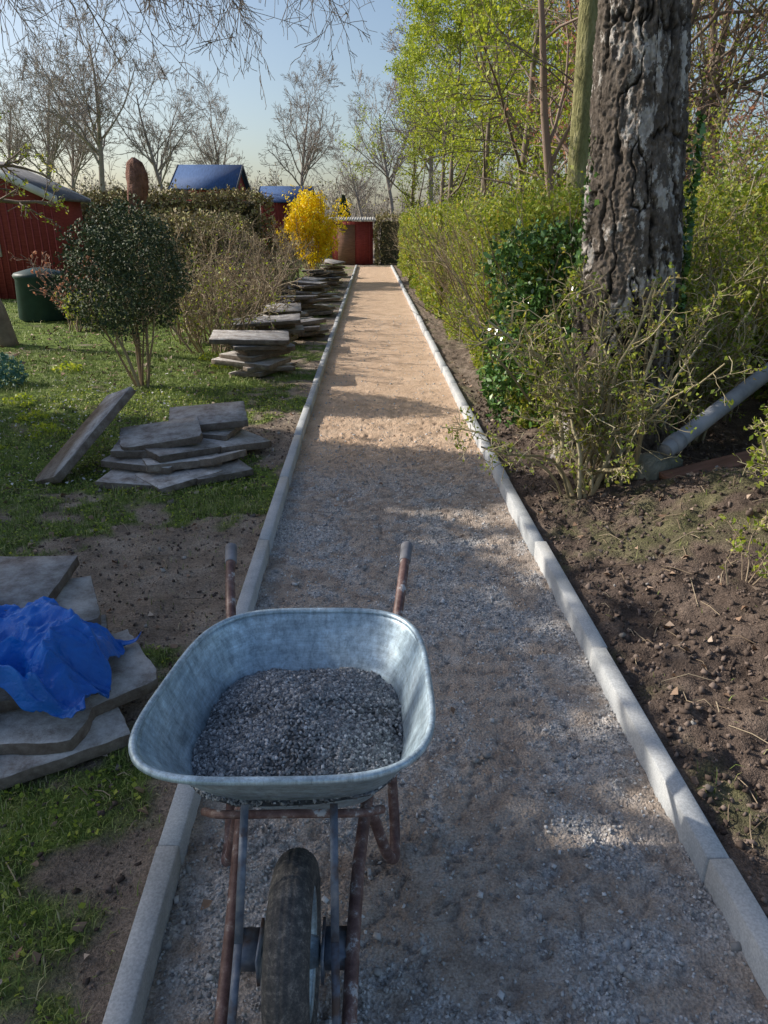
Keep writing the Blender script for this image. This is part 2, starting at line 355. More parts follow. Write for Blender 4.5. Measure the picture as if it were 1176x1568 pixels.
def ph(x, y):
    near = sstep(9, 5, y)
    base = .008*fbm(x*2, y*2, 31)+.012*fbm(x*7, y*7, 32)*(.35+.65*near)+.009*fbm(x*28, y*28, 33, 3)*(.3+.7*near)
    r = np.abs(fbm(x*10+2, y*16, 41)); base = base-.012*sstep(.12, 0, r)*near
    e = np.exp(-np.abs(x-KL1)/.06)+np.exp(-np.abs(x-KR0)/.06)
    return base+.006*e*fbm(x*9, y*9, 35)-.004
def grit(x, y):
    n = fbm(x*3, y*2.2, 51)*.8+fbm(x*14, y*14, 52)*.8
    return sstep(-.3, .4, n-.03)*sstep(5.3, 4.4, y+.4*fbm(x*2, y*2, 5))
xs = np.linspace(KL1-.004, KR0+.004, 130); ys = axis([(-3, .8, 20), (.8, 5.5, 420), (5.5, 12, 260), (12, PEND, 240)])
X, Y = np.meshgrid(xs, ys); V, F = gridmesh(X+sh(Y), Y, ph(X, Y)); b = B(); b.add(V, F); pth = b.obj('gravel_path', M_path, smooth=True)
fattr(pth, 'sunlit_sand', sstep(4.3, 5.4, Y+.35*fbm(X*2.5, Y*2, 61)+.25*fbm(X*12, Y*12, 62))); fattr(pth, 'grit', .8*grit(X, Y))  # painted sunlit tone of the sandy stretch sets in near the shadow edge

def kerb(name, x0, x1, off):
    b = B(); y = off
    while y < PEND:
        w = rng.normal()*.003; y1 = min(y+1., PEND); zt = .075+rng.normal()*.003
        lo = np.array([x0+w, y+.0025, -.1]); hi = np.array([x1+w, y1-.0025, zt])
        n = 5; yy = np.linspace(lo[1], hi[1], n); ww = sh(yy[[0, -1]]); xo = np.linspace(ww[0], ww[1], n)
        prof = np.array([[lo[0], -.1], [lo[0], zt-.004], [lo[0]+.004, zt], [hi[0]-.004, zt], [hi[0], zt-.004], [hi[0], -.1]])
        V = np.array([[p[0]+xo[i], q, p[1]] for i, q in enumerate(yy) for p in prof]); k = 6
        F = [[i*k+j, i*k+j+1, (i+1)*k+j+1, (i+1)*k+j] for i in range(n-1) for j in range(k-1)]
        b.addm(V, [np.array(F)[:, ::-1], [list(range(k))], [list(range((n-1)*k, n*k))[::-1]]]); y += 1.
    return b.obj(name, M_kerb)
kerb('path_kerb', KL0, KL1, -1.55); kerb('path_kerb', KR0, KR1, -1.62)

N = 46000; x = KL1+rng.random(N)*(KR0-KL1); y = .8+rng.random(N)**1.3*4.9
k = rng.random(N) < (.12+.88*grit(x, y)); x = x[k]; y = y[k]
s = .003+.0065*rng.random(len(x))**2; s = np.where(rng.random(len(x)) < .02, s*2.0, s)
b = B(); stones(b, np.stack([x+sh(y), y, ph(x, y)+s*.25], 1), s, rng)
N = 1500; x = KL1+rng.random(N)*(KR0-KL1); y = 5+rng.random(N)*9; s = .006+.010*rng.random(N)**3; stones(b, np.stack([x, y, ph(x, y)+s*.2], 1), s, rng)
b.obj('loose_path_gravel', M_stone)
b = B(); N = 17000; x = .95+rng.random(N)**1.2*1.8; y = 1.1+rng.random(N)**1.2*6; s = .004+.020*rng.random(N)**5
stones(b, np.stack([x, y, gh(x, y)+s*.2], 1), s, rng)
N = 9000; x = -.61-rng.random(N)*1.9; y = .9+rng.random(N)*6; s = .004+.012*rng.random(N)**4
stones(b, np.stack([x, y, gh(x, y)+s*.2], 1), s, rng); b.obj('soil_clods', M_clod)
b = B(); N = 200; x = np.where(rng.random(N) < .5, .97+rng.random(N)*1.5, -.65-rng.random(N)*1.8); y = 1+rng.random(N)*6; s = .010+.022*rng.random(N)**2
stones(b, np.stack([x, y, gh(x, y)+s*.15], 1), s, rng); b.obj('scattered_stones', M_dstone)
b = B(); N = 1500; x = np.where(rng.random(N) < .55, .97+rng.random(N)*2, -.65-rng.random(N)*2.6); y = .9+rng.random(N)*8
leaves(b, np.stack([x, y, gh(x, y)+.012], 1), .036, rng, .7, .5, fold=.3)
N = 1400; x = -1.2-rng.random(N)*4; y = 8+rng.random(N)*14; leaves(b, np.stack([x, y, gh(x, y)+.015], 1), .06, rng, .7, .5, fold=.3)
N = 26; x = -.5+rng.random(N)*1.28; y = 1.+rng.random(N)**1.5*6; leaves(b, np.stack([x+sh(y), y, ph(x, y)+.01], 1), .03, rng, .7, .6, fold=.3); b.obj('fallen_leaves', M_litter)
b = B(); N = 420; x = -1.7-rng.random(N)*1.8; y = 4.4+rng.random(N)*3.6; leaves(b, np.stack([x, y, gh(x, y)+.03], 1), .024, rng, .8, .7, fold=.2); b.obj('fallen_petals', M_petal)
b = B(); N = 700; x = np.where(rng.random(N) < .7, .97+rng.random(N)*1.6, -.65-rng.random(N)*2); y = 1+rng.random(N)*6; a = rng.random(N)*6.28; L = .04+.16*rng.random(N)**2
x2 = x+np.cos(a)*L; y2 = y+np.sin(a)*L; ok = (np.abs(x2-.16) > .82)
x, y, x2, y2 = x[ok], y[ok], x2[ok], y2[ok]
P = np.stack([np.stack([x, y, gh(x, y)+.008], 1), np.stack([(x+x2)/2, (y+y2)/2+.006, gh((x+x2)/2, (y+y2)/2)+.014], 1), np.stack([x2, y2, gh(x2, y2)+.01], 1)], 1)
tubes(b, P, np.full((len(x), 3), .0018), 4); b.obj('fallen_twigs', M_twig)

def blades(N, x0, x1, y0, y1, h, w, pw=1.):
    x = x0+rng.random(N)*(x1-x0); y = y0+rng.random(N)**pw*(y1-y0)
    k = rng.random(N) < sstep(.1, .9, gmask(x, y))*1.0+0.015; k &= ~((x-sh(y) > KL0) & (x-sh(y) < KR1+.03)); x = x[k]; y = y[k]; n = len(x)
    a = rng.random(n)*6.283; l = .2+rng.random(n)*1.0; H = h*(.3+.9*rng.random(n))*(.7+.7*(fbm(x*5, y*5, 44)+.4).clip(0, 1)); ww = w*(.6+.6*rng.random(n)); z = gh(x, y)-.004
    dx = np.cos(a); dy = np.sin(a); px = -dy*ww; py = dx*ww; q = np.stack
    P0 = q([x-px, y-py, z], 1); P1 = q([x+px, y+py, z], 1)
    m_ = q([x+dx*l*H*.3, y+dy*l*H*.3, z+H*.6], 1); P2 = m_+q([px, py, 0*x], 1)*.7; P3 = m_-q([px, py, 0*x], 1)*.7
    T = q([x+dx*l*H, y+dy*l*H, z+H*(1-.35*l)], 1)
    return np.stack([P0, P1, P2, P3, T], 1), n
b = B()
for args in [(90000, -2.6, -.58, .9, 4.2, .036, .0016), (60000, -5.2, -.7, 4.2, 10, .045, .0028, 1.2), (24000, -9, -.8, 10, 26, .07, .006), (14000, .95, 3, 1, 4.5, .045, .002)]:
    V, n = blades(*args); i = (np.arange(n)*5)[:, None]
    b.addm(V.reshape(-1, 3), [i+np.array([[0, 1, 2, 3]]), i+np.array([[3, 2, 4]])])
b.obj('grass', M_blade)
b = B(); N = 12000; x = -.62-rng.random(N)*2.6; y = .9+rng.random(N)*6.5; k = rng.random(N) < sstep(.2, .9, gmask(x, y)); x, y = x[k], y[k]
leaves(b, np.stack([x, y, gh(x, y)+.012+.012*rng.random(len(x))], 1), .017, rng, .9, .5); b.obj('clover_patch', M_spring)

# ------------------------------------------------------------------ wheelbarrow
WX, WY = -.172, 1.40
wb = empty('wheelbarrow', (WX, WY, 0))
def se(a, yn, yf, n, K=72):
    th = np.arange(K)/K*2*np.pi; c, s = np.cos(th), np.sin(th)
    x = a*np.sign(c)*np.abs(c)**(2/n); yc = (yn+yf)/2; hl = (yf-yn)/2; y = yc+hl*np.sign(s)*np.abs(s)**(2/n)
    return x, y
def traysec(t):
    a = .185+(.289-.185)*t**.85; yn = 1.335+(1.085-1.335)*t**.95-WY; yf = 1.60+(1.815-1.60)*t**.8-WY
    n = 3.2+.5*t
    x, y = se(a, yn, yf, n); yy = (y-yn)/(yf-yn)
    x = x*(1+.15*(1-yy)*t)+(-.028*(1-yy)+.012*yy)*t
    z = .30+t*(.315-.045*yy)+0*x
    return np.stack([x, y, z], 1)
b = B(); K = 72; ts = [0, .02, .06, .12, .25, .4, .55, .7, .85, .95, 1.]
Vt = []
for k, sc_ in ((0, .3), (1, .7), (2, .93)):
    r = traysec(0); c = r.mean(0); q = c+(r-c)*sc_; q[:, 2] = .292+.004*k*.5; Vt.append(q)
for t in ts[1:]: Vt.append(traysec(t))
Vt = np.array(Vt); Vt[3:, :, 0] += (.006*fbm(Vt[3:, :, 1]*8, Vt[3:, :, 2]*8, 77)); nr = len(Vt)
i = np.arange(nr-1)[:, None]*K; j = np.arange(K)[None]; j2 = (j+1) % K
q = np.stack([i+j, i+j2, i+K+j2, i+K+j], -1).reshape(-1, 4)
b.addm(Vt.reshape(-1, 3), [q, np.arange(K)[::-1][None]])
tr = b.obj('tray', M_galv, wb, True); so = tr.modifiers.new('thick', 'SOLIDIFY'); so.thickness = .003; so.offset = -1
b = B(); r = traysec(1.0); r = np.vstack([r, r[:3]])
pipe(b, r, .0085, 10, sub=1, cap=False); b.obj('tray_rim', M_galv, wb, True)
t0 = .50; rim = traysec(t0); c0 = rim.mean(0); rim1 = c0+(rim-c0)*.985
RR = np.linspace(0, 1, 40)
def loadz(x, y, rad):
    return .435+.080*np.clip(1-rad**1.8, 0, 1)+.016*fbm(x*9, y*9, 81)+.007*fbm(x*40, y*40, 82)
Vl = []
for rr_ in RR:
    q = c0+(rim1-c0)*rr_; q[:, 2] = loadz(q[:, 0], q[:, 1], rr_); Vl.append(q)
Vl = np.array(Vl); nr = len(Vl); i = np.arange(nr-1)[:, None]*K
b = B(); b.add(Vl.reshape(-1, 3), np.stack([i+j, i+j2, i+K+j2, i+K+j], -1).reshape(-1, 4)); b.obj('grit_bed', M_gravbed, wb, True)
b = B(); N = 15000; rad = np.sqrt(rng.random(N)); f = rng.random(N)*K; a0 = f.astype(int) % K; fr = (f-np.floor(f))[:, None]
q = rim1[a0]*(1-fr)+rim1[(a0+1) % K]*fr; q = c0+(q-c0)*rad[:, None]*.99; s = .0045+.0045*rng.random(N)
q[:, 2] = loadz(q[:, 0], q[:, 1], rad)+s*.3*rng.random(N); stones(b, q, s, rng)
b.obj('grit_load', M_gravel, wb)
def L_(p): return [p[0], p[1]-WY, p[2]]
b = B()
for s in (-1, 1):
    pipe(b, [L_((s*.281, 2.10, .632)), L_((s*.262, 1.96, .585)), L_((s*.235, 1.80, .50)), L_((s*.195, 1.62, .33)), L_((s*.165, 1.48, .272)), L_((s*.14, 1.25, .268)),
             L_((s*.128, 1.08, .235)), L_((s*.122, .93, .19)), L_((s*.115, .80, .15)), L_((s*.07, .72, .13)), L_((0, .70, .13))], .0150, 14)
    pipe(b, [L_((s*.195, 1.66, .37)), L_((s*.218, 1.60, .20)), L_((s*.228, 1.54, .06)), L_((s*.228, 1.505, .018)), L_((s*.225, 1.45, .018)), L_((s*.205, 1.415, .07)), L_((s*.175, 1.39, .20)), L_((s*.158, 1.37, .265))], .0145, 14)
pipe(b, [L_((-.17, 1.50, .262)), L_((.17, 1.50, .262))], .012, 12)
pipe(b, [L_((-.19, 1.19, .44)), L_((-.14, 1.155, .465)), L_((0, 1.15, .47)), L_((.14, 1.155, .465)), L_((.19, 1.19, .44))], .009, 12)
b.obj('frame_tubes', M_frame, wb, True)
b = B()
for s in (-1, 1):
    d = np.array(L_((s*.281, 2.10, .632)))-np.array(L_((s*.262, 1.96, .585))); d /= np.linalg.norm(d); e = np.array(L_((s*.281, 2.10, .632)))
    pipe(b, [e-d*.060, e-d*.056, e-d*.03, e+d*.012, e+d*.018], [.0165, .0185, .019, .0195, .014], 16, sub=3)
b.obj('handle_grips', M_grip, wb, True)
b = B()
def bar(p0, p1, wx, ty):
    p0 = np.array(L_(p0)); p1 = np.array(L_(p1)); d = norm(p1-p0); ux = np.array([1., 0, 0]); n = np.cross(d, ux)
    V = [p+sx*ux*wx+sn*n*ty for p in (p0, p1) for sx, sn in ((-1, -1), (1, -1), (1, 1), (-1, 1))]
    b.addm(V, [[[0, 1, 2, 3]], [[7, 6, 5, 4]], [[0, 4, 5, 1], [1, 5, 6, 2], [2, 6, 7, 3], [3, 7, 4, 0]]])
for s in (-1, 1):
    bar((s*.090, 1.135, .51), (s*.094, .99, .30), .008, .0025); bar((s*.094, .99, .301), (s*.100, .86, .17), .008, .0025)
    V = [L_((s*xx, yy, zz)) for xx in (.062, .068) for yy, zz in ((1.00, .165), (1.00, .235), (1.10, .235), (1.10, .165))]
    b.addm(V, [[[0, 1, 2, 3]], [[7, 6, 5, 4]], [[0, 4, 5, 1], [1, 5, 6, 2], [2, 6, 7, 3], [3, 7, 4, 0]]])
    V = [L_((s*xx, yy, zz)) for xx in (.069, .122) for yy, zz in ((1.015, .188), (1.015, .226), (1.085, .226), (1.085, .188))]
    b.addm(V, [[[0, 1, 2, 3]], [[7, 6, 5, 4]], [[0, 4, 5, 1], [1, 5, 6, 2], [2, 6, 7, 3], [3, 7, 4, 0]]])
b.obj('straps_and_axle_brackets', M_strap, wb)
def lathe(b, prof, c, S=72, mi=0):
    prof = np.array(prof); k = len(prof); a = np.arange(S)/S*2*np.pi
    V = np.stack([np.broadcast_to(prof[:, 1][None], (S, k)), prof[:, 0][None]*np.cos(a)[:, None], prof[:, 0][None]*np.sin(a)[:, None]], -1)+np.array(c)
    i = np.arange(S)[:, None]; jj = np.arange(k-1)[None]; i2 = (i+1) % S
    b.add(V.reshape(-1, 3), np.stack([i*k+jj, i2*k+jj, i2*k+jj+1, i*k+jj+1], -1).reshape(-1, 4), mi)
wc = L_((.004, 1.05, .197))
a = np.linspace(-2.5, 2.5, 61); pr = []
for t in a:
    x = .045*np.sin(t); r = .152+.045*np.cos(t)
    x = np.sign(x)*min(abs(x), .044); g_ = 0
    if abs(t) < 1.25:
        for gpos in (-.024, -.008, .008, .024):
            if abs(x-gpos) < .0016: g_ = .002
    pr.append((r-g_, x))
b = B(); lathe(b, pr, wc, 96); b.obj('tire', M_tire, wb, True)
b = B(); lathe(b, [(.118, -.034), (.122, -.038), (.116, -.030), (.112, -.022), (.06, -.014), (.035, -.02), (.028, -.05), (.012, -.055), (.0121, .055), (.028, .05), (.035, .02), (.06, .014), (.112, .022), (.116, .030), (.122, .038), (.118, .034)], wc, 48)
pipe(b, [[-.12, wc[1], wc[2]], [.12, wc[1], wc[2]]], .008, 10); b.obj('wheel_rim', M_galv, wb, True)

# ------------------------------------------------------------------ paving slabs
def slab(b, c, sx, sy, th, yaw, pitch=0., roll=0., chip=True):
    pts = []; M = 12
    for (x0, y0), (x1, y1) in zip([(-1, -1), (1, -1), (1, 1), (-1, 1)], [(1, -1), (1, 1), (-1, 1), (-1, -1)]):
        for t in np.arange(M)/M: pts.append([(x0+(x1-x0)*t)*sx/2, (y0+(y1-y0)*t)*sy/2])
    pts = np.array(pts); n = len(pts); pts += rng.normal(size=(n, 2))*.0016
    if chip:
        for kc in rng.choice(4, rng.integers(0, 3), replace=False):
            cf = .02+.03*rng.random(); c_ = pts[kc*M].copy(); dd = np.linalg.norm(pts-c_, axis=1); w_ = sstep(cf*1.6, 0, dd)[:, None]; pts += -norm(c_[None])*w_*cf*.5
    rings = []
    for z, ins in ((-th/2, .990), (-th/2+.003, 1), (0, 1.0), (th/2-.003, 1), (th/2, .992)):
        rings.append(np.column_stack([pts*ins+rng.normal(size=pts.shape)*.0013, np.full(n, z)]))
    V = np.concatenate(rings); R = Matrix.Rotation(yaw, 3, 'Z') @ Matrix.Rotation(pitch, 3, 'X') @ Matrix.Rotation(roll, 3, 'Y')
    V = V @ np.array(R).T+np.array(c)
    q = [[r*n+j_, r*n+(j_+1) % n, r*n+n+(j_+1) % n, r*n+n+j_] for r in range(4) for j_ in range(n)]
    b.addm(V, [q, [list(range(n))[::-1]], [list(range(4*n, 5*n))]])
def stack(items):
    b = B()
    for it in items: slab(b, *it)
    return b.obj('paving_slab_stack', M_slab)
def pile(cx, cy, n, z0=.05, sx=.5, sy=.4, th=.05, sp=.07, ya=0.2, yj=.5, gap=.060, tilt=.06):
    out = []
    for k in range(n):
        out.append(((cx+rng.normal()*sp, cy+rng.normal()*sp, z0+k*gap), sx*(.8+.35*rng.random()), sy*(.8+.35*rng.random()), th*(.8+.3*rng.random()), ya+rng.normal()*yj, rng.normal()*tilt, rng.normal()*tilt))
    return out
its = [((-1.50, 4.50, .05), .50, .34, .045, -.12, .02, .03), ((-1.28, 4.53, .06), .46, .36, .045, .75, .03, -.04), ((-1.30, 4.70, .115), .50, .34, .05, .45, -.05, .04),
        ((-1.52, 4.70, .12), .5, .36, .045, -.25, .02, .03), ((-1.32, 4.76, .175), .46, .32, .045, .75, .04, .06), ((-1.50, 4.80, .18), .5, .36, .045, .1, .03, .05), ((-1.46, 4.85, .245), .54, .38, .05, .30, .12, -.08),
        ((-1.22, 5.05, .07), .5, .4, .05, .35, .03, .03), ((-1.05, 5.08, .13), .5, .38, .05, .75, .04, .09), ((-1.25, 5.25, .19), .5, .42, .045, -.2, .03, .04), ((-1.22, 5.26, .27), .56, .44, .05, .22, .10, -.04), ((-1.10, 4.76, .10), .36, .32, .045, 1.1, -.22, .10), ((-1.05, 4.62, .06), .4, .3, .045, .6, .05, .0)]
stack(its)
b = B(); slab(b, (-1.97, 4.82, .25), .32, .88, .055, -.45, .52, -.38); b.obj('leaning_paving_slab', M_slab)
st2 = pile(-1.33, 8.2, 6, .06, .62, .5, sp=.07, yj=.5); st2.append(((-1.34, 8.15, .44), .85, .62, .05, .12, .03, .03)); stack(st2)
s3 = pile(-1.35, 10.3, 5, .06, .62, .5); s3.append(((-1.45, 10.2, .37), .95, .6, .045, .1, .03, -.06)); s3 += pile(-1.0, 11.0, 4, .06, .55, .5); stack(s3)
for (cx, cy, n) in [(-1.55, 12.6, 5), (-1.25, 13.8, 6), (-1.6, 15., 5), (-1.25, 16.4, 7), (-1.4, 18.2, 6), (-1.15, 20., 7), (-1.5, 22, 6), (-1.3, 24.5, 8)]:
    stack(pile(cx, cy, n, .06, .7, .55, sp=.12))
ns = [((-1.25, 1.98, .05), .62, .46, .05, .3, 0, 0), ((-1.06, 1.93, .065), .44, .36, .045, .55, .03, 0), ((-1.22, 2.02, .115), .6, .46, .045, .02, .02, .02), ((-1.02, 2.12, .12), .46, .36, .045, .62, .06, -.06),
      ((-1.25, 2.14, .175), .62, .46, .045, .35, .02, .02), ((-1.42, 2.38, .22), .6, .46, .045, .1, .02, .03), ((-1.26, 2.36, .27), .44, .36, .045, .45, .03, .06), ((-1.5, 2.45, .325), .62, .42, .045, .05, .03, .02),
      ((-1.45, 1.9, .11), .5, .45, .045, .1, 0, 0), ((-1.5, 1.98, .17), .5, .45, .045, .2, 0, 0)]
stack(ns)
U, W = np.meshgrid(np.linspace(-1, 1, 220), np.linspace(-1, 1, 180))
ed = 1+.13*fbm(U*2.5, W*2.5, 90, 2); wa = .25*fbm(U*2, W*2, 97, 2)
cr = np.abs(fbm(U*1.3+W*1.1+wa, W*1.3-U*.8, 91, 2)); cr2 = np.abs(fbm(U*2.8+W*2.4, W*1.2-U+wa, 93, 2)); cr3 = np.abs(fbm(U*6-W*3, W*5+U*2+wa*2, 98, 3))
Xt = -1.28+.40*U*ed+.03*fbm(W*3, U*2, 94, 2); Yt = 2.05+.23*W*ed+.04*fbm(U*3, W*2, 95, 2)
rad = np.sqrt(np.clip(U, 0, 1)**2+W**2*.7)
Zt = .355+.09*(.5-1.6*cr)-.08*cr2-.045*cr3-.15*sstep(.70, 1.15, rad)*(1+.3*fbm(U*3, W*3, 96, 2))+.04*sstep(.2, -.6, U)
V, F = gridmesh(Xt, Yt, Zt); b = B(); b.add(V, F); tp = b.obj('blue_tarpaulin', M_tarp, smooth=True)
so = tp.modifiers.new('t', 'SOLIDIFY'); so.thickness = .002

# ------------------------------------------------------------------ right side hedge
def hedge(name, x0, x1, y0, y1, h, n, size, mat, face='L', core=True, nz=.14, twigs=0, seed=0, ygrad=1., bot=.0, tmat=None, coremat=None, thr=-.28):
    b = B(); r = np.random.default_rng(100+seed)
    u = r.random(n); y = y0+r.random(n)**ygrad*(y1-y0); dep = r.exponential(.07, n)
    z = bot+r.random(n)*(h-bot); x = np.zeros(n)
    L_f = u < .58; T = (u >= .58) & (u < .86); E = u >= .86
    s = 1 if face == 'L' else -1; xa, xb = (x0, x1) if face == 'L' else (x1, x0)
    x[L_f] = xa+s*dep[L_f]; x[T] = x0+r.random(T.sum())*(x1-x0); z[T] = h-dep[T]+.12*r.exponential(.5, T.sum())
    x[E] = x0+r.random(E.sum())*(x1-x0); y[E] = y0+dep[E]*1.3
    x = x-s*nz*(fbm(y*1.1, z*1.6, seed)+.5*fbm(y*5, z*5, seed+1))*L_f
    z = z+nz*.8*(fbm(y*1.0, x*1.5, seed+2)+.7*fbm(y*5, x*5, seed+3))*T
    k = fbm(y*3.5+x*2, z*3.5, seed+5)+.6*fbm(y*11, z*11+x*5, seed+6) > thr
    C = np.stack([x, y, z], 1)[k]; leaves(b, C, size, r, .6, mi=0)
    if twigs:
        m = twigs; yy = y0+r.random(m)**ygrad*(y1-y0); xx = x0+.1+r.random(m)*(x1-x0-.2)
        P0 = np.stack([xx, yy, 0*xx+.02], 1); d = norm(r.normal(size=(m, 3))*.22+np.array([0, 0, 1])); pts = [P0]; cur = P0
        Ln = h*(.78+.32*r.random(m))
        for q in range(5): d = norm(d+r.normal(size=(m, 3))*.1+np.array([-s*.03, 0, .03])); cur = cur+d*(Ln/5)[:, None]; pts.append(cur)
        P = np.stack(pts, 1); lv = grow(P, .009*np.linspace(1, .4, 6)[None]*np.ones((m, 1)), Ln, [(6, .38, 45, 4, .25, .15, .03, .6)], r, .0022)
        for Pq, Rq in lv: tubes(b, Pq, Rq, 3, 1)
    if core:
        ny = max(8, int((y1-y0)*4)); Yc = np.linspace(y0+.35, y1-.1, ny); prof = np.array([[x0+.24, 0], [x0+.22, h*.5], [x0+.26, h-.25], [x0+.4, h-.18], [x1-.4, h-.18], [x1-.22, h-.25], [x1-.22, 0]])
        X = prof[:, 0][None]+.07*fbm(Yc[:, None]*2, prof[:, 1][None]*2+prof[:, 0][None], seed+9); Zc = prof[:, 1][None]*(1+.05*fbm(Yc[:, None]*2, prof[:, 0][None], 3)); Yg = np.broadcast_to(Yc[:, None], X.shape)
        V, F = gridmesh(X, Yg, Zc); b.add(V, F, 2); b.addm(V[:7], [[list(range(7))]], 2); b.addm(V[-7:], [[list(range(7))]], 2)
    return b.obj(name, [mat, tmat or M_twig, coremat or M_core])
hedge('clipped_hedge', 1.20, 2.3, 5.6, 13, 1.72, 70000, .038, M_hedge, twigs=340, seed=1, ygrad=1.15, nz=.2, thr=-.26)
hedge('clipped_hedge', 1.14, 2.3, 13, 30, 1.8, 40000, .08, M_hedge, twigs=140, seed=2, ygrad=1.15, nz=.2, thr=-.32)

def blob(b, c, r3, n, size, rng, mi=0, asp=.55, thr=-.2, shell=.35, seed=0, ns=3., am=.22):
    d = norm(rng.normal(size=(n, 3))); r = 1-rng.exponential(shell, n)*.5; r = np.clip(r, .1, 1.1)
    C = d*r[:, None]; C = C*(1+am*fbm(d[:, 0]*2.3+seed, d[:, 1]*2.3+d[:, 2]*2, seed)[:, None]+am*.7*fbm(d[:, 0]*6+seed, d[:, 1]*6+d[:, 2]*5, seed)[:, None])*np.array(r3)+np.array(c)
    k = (fbm(C[:, 0]*ns+C[:, 1]*ns*.7, C[:, 2]*ns+C[:, 1]*ns*.5, seed+4)+.5*fbm(C[:, 1]*ns*3, C[:, 2]*ns*3+C[:, 0]*3, seed+7)) > thr
    C = C[k]; C = C[C[:, 2] > .02]; leaves(b, C, size, rng, asp, mi=mi)

b = B(); blob(b, (1.20, 6.1, .48), (.32, .65, .5), 5200, .055, rng, seed=3, thr=-.08, ns=4, am=.5); blob(b, (1.38, 5.75, 1.32), (.44, .4, .34), 4200, .055, rng, seed=4, thr=-.1, ns=4, am=.5)
blob(b, (1.22, 5.6, .85), (.26, .35, .45), 2200, .05, rng, seed=5, thr=0, am=.4)
P, R, L = stems(14, (1.35, 5.8, .03), 1.3, .25, rng, .012); tubes(b, P, R, 4, 1); b.obj('evergreen_bush', [M_ever, M_twig])

def shrub(name, base, h, m, spread, lm, tm, nl, ls, r=.010, rngs=0, spec=None, brad=.1, rmin=.002, asp=.55, jit=.012, wob=.2):
    r_ = np.random.default_rng(500+rngs); b = B(); P, R, L = stems(m, base, h, spread, r_, r, 9, wob, brad, .45)
    lv = grow(P, R, L, spec or [(7, .30, 42, 5, .25, .2, .05, .65), (4, .5, 45, 4, .2, .2, .05, .7)], r_, rmin)
    for i_, (Pq, Rq) in enumerate(lv): tubes(b, Pq, Rq, 6 if i_ == 0 else 4, 1)
    ends = lv[-1][0][:, -1]; ends = ends[r_.integers(0, len(ends), int(nl*.5))]+r_.normal(size=(int(nl*.5), 3))*jit
    C = np.concatenate([along(lv[-1][0], int(nl*.3), r_, jit), along(lv[-2][0], int(nl*.2), r_, jit), ends]); leaves(b, C, ls, r_, asp)
    return b.obj(name, [lm, tm])
PS = [(10, .26, 48, 5, .3, .30, .04, .6), (5, .5, 50, 4, .15, .3, .03, .7)]
shrub('privet_shrub', (1.22, 4.0, .06), 1.05, 9, .22, M_hedge, M_privt, 1300, .026, .014, 1, spec=PS)
shrub('privet_shrub', (1.36, 4.2, .08), 1.25, 10, .32, M_hedge, M_privt, 1500, .028, .014, 2, spec=PS)
shrub('privet_shrub', (1.50, 4.1, .12), 1.10, 8, .35, M_hedge, M_privt, 1400, .028, .014, 3, spec=PS)
shrub('privet_shrub', (2.3, 4.95, .15), 1.2, 12, .45, M_hedge, M_privt, 1800, .032, .012, 4, spec=PS)
shrub('privet_shrub', (2.0, 4.8, .15), 1.2, 9, .35, M_hedge, M_privt, 1600, .030, .013, 14, spec=PS)
shrub('privet_shrub', (1.55, 4.65, .1), 1.25, 10, .35, M_hedge, M_privt, 1500, .030, .012, 5, brad=.35, spec=PS)
shrub('privet_shrub', (1.92, 3.05, .26), .62, 5, .4, M_spring, M_privt, 460, .030, .015, 6, spec=PS)
shrub('privet_shrub', (1.90, 2.35, .18), .42, 8, .7, M_spring, M_twig, 520, .028, .005, 7, rmin=.0015)
shrub('privet_shrub', (1.62, 2.75, .16), .32, 6, .8, M_spring, M_twig, 180, .025, .003, 8, rmin=.0012)
shrub('privet_shrub', (1.65, 1.9, .16), .30, 7, .8, M_spring, M_twig, 300, .025, .003, 9, rmin=.0012)
for k, (x_, y_, h_) in enumerate([(2.6, 5.6, 1.7), (3.1, 6.3, 1.9), (2.7, 7.2, 1.9), (3.7, 5.6, 2.0), (3.9, 7.6, 2.4)]):
    shrub('leafy_shrub', (x_, y_, .1), h_, 16, .38, M_hedge, M_privt, 5200, .042, .012, 20+k, brad=.35, jit=.05)
hedge('boundary_hedge', 3.4, 4.4, 3.0, 14, 1.9, 20000, .07, M_hedge, twigs=100, seed=12)

# birch
b = B(); K = 300; NZ = 560; zz = np.concatenate([np.linspace(-.1, 3.2, NZ), np.linspace(3.3, 10, 60)]); th = np.linspace(-np.pi, np.pi, K)+np.pi/2
TH, ZZ = np.meshgrid(th, zz); r0 = np.interp(ZZ, [-.1, .1, .5, 1.4, 2.8, 6, 10], [.50, .42, .345, .305, .25, .19, .10])
s_ = TH*.3
warp = .07*fbm(s_*8, ZZ*5, 5); pl = fbm((s_+warp)*18, ZZ*4+warp*12, 71, 4); rid = np.abs(fbm((s_+warp)*12+7, ZZ*3.2, 72, 4))
rr_ = r0+.018*pl-.028*sstep(.12, 0, rid)+.012*fbm(s_*60, ZZ*45, 73)+.014*fbm(s_*4, ZZ*1.2, 74)
cx = np.interp(ZZ, [0, 1.4, 2.8, 10], [1.70, 1.665, 1.56, 1.3]); cy = 4.85+0*ZZ
V, F = gridmesh(cx+rr_*np.cos(TH), cy+rr_*np.sin(TH), ZZ); b.add(V, F)
P, R = np.array([[[1.42, 4.85, 6.], [1.35, 4.85, 8.], [1.3, 4.85, 10]]]), np.array([[.1, .08, .05]])
lv = grow(P, R, np.array([4.]), [(12, .7, 60, 6, .0, .12, -.02, .6), (6, .5, 45, 5, .2, .15, -.05, .6), (5, .5, 40, 4, .2, .2, -.08, .6)], rng, .004)
for Pq, Rq in lv[1:]: tubes(b, Pq, Rq, 4, 1)
bt = b.obj('birch_tree', [M_bark, M_wood], smooth=True)
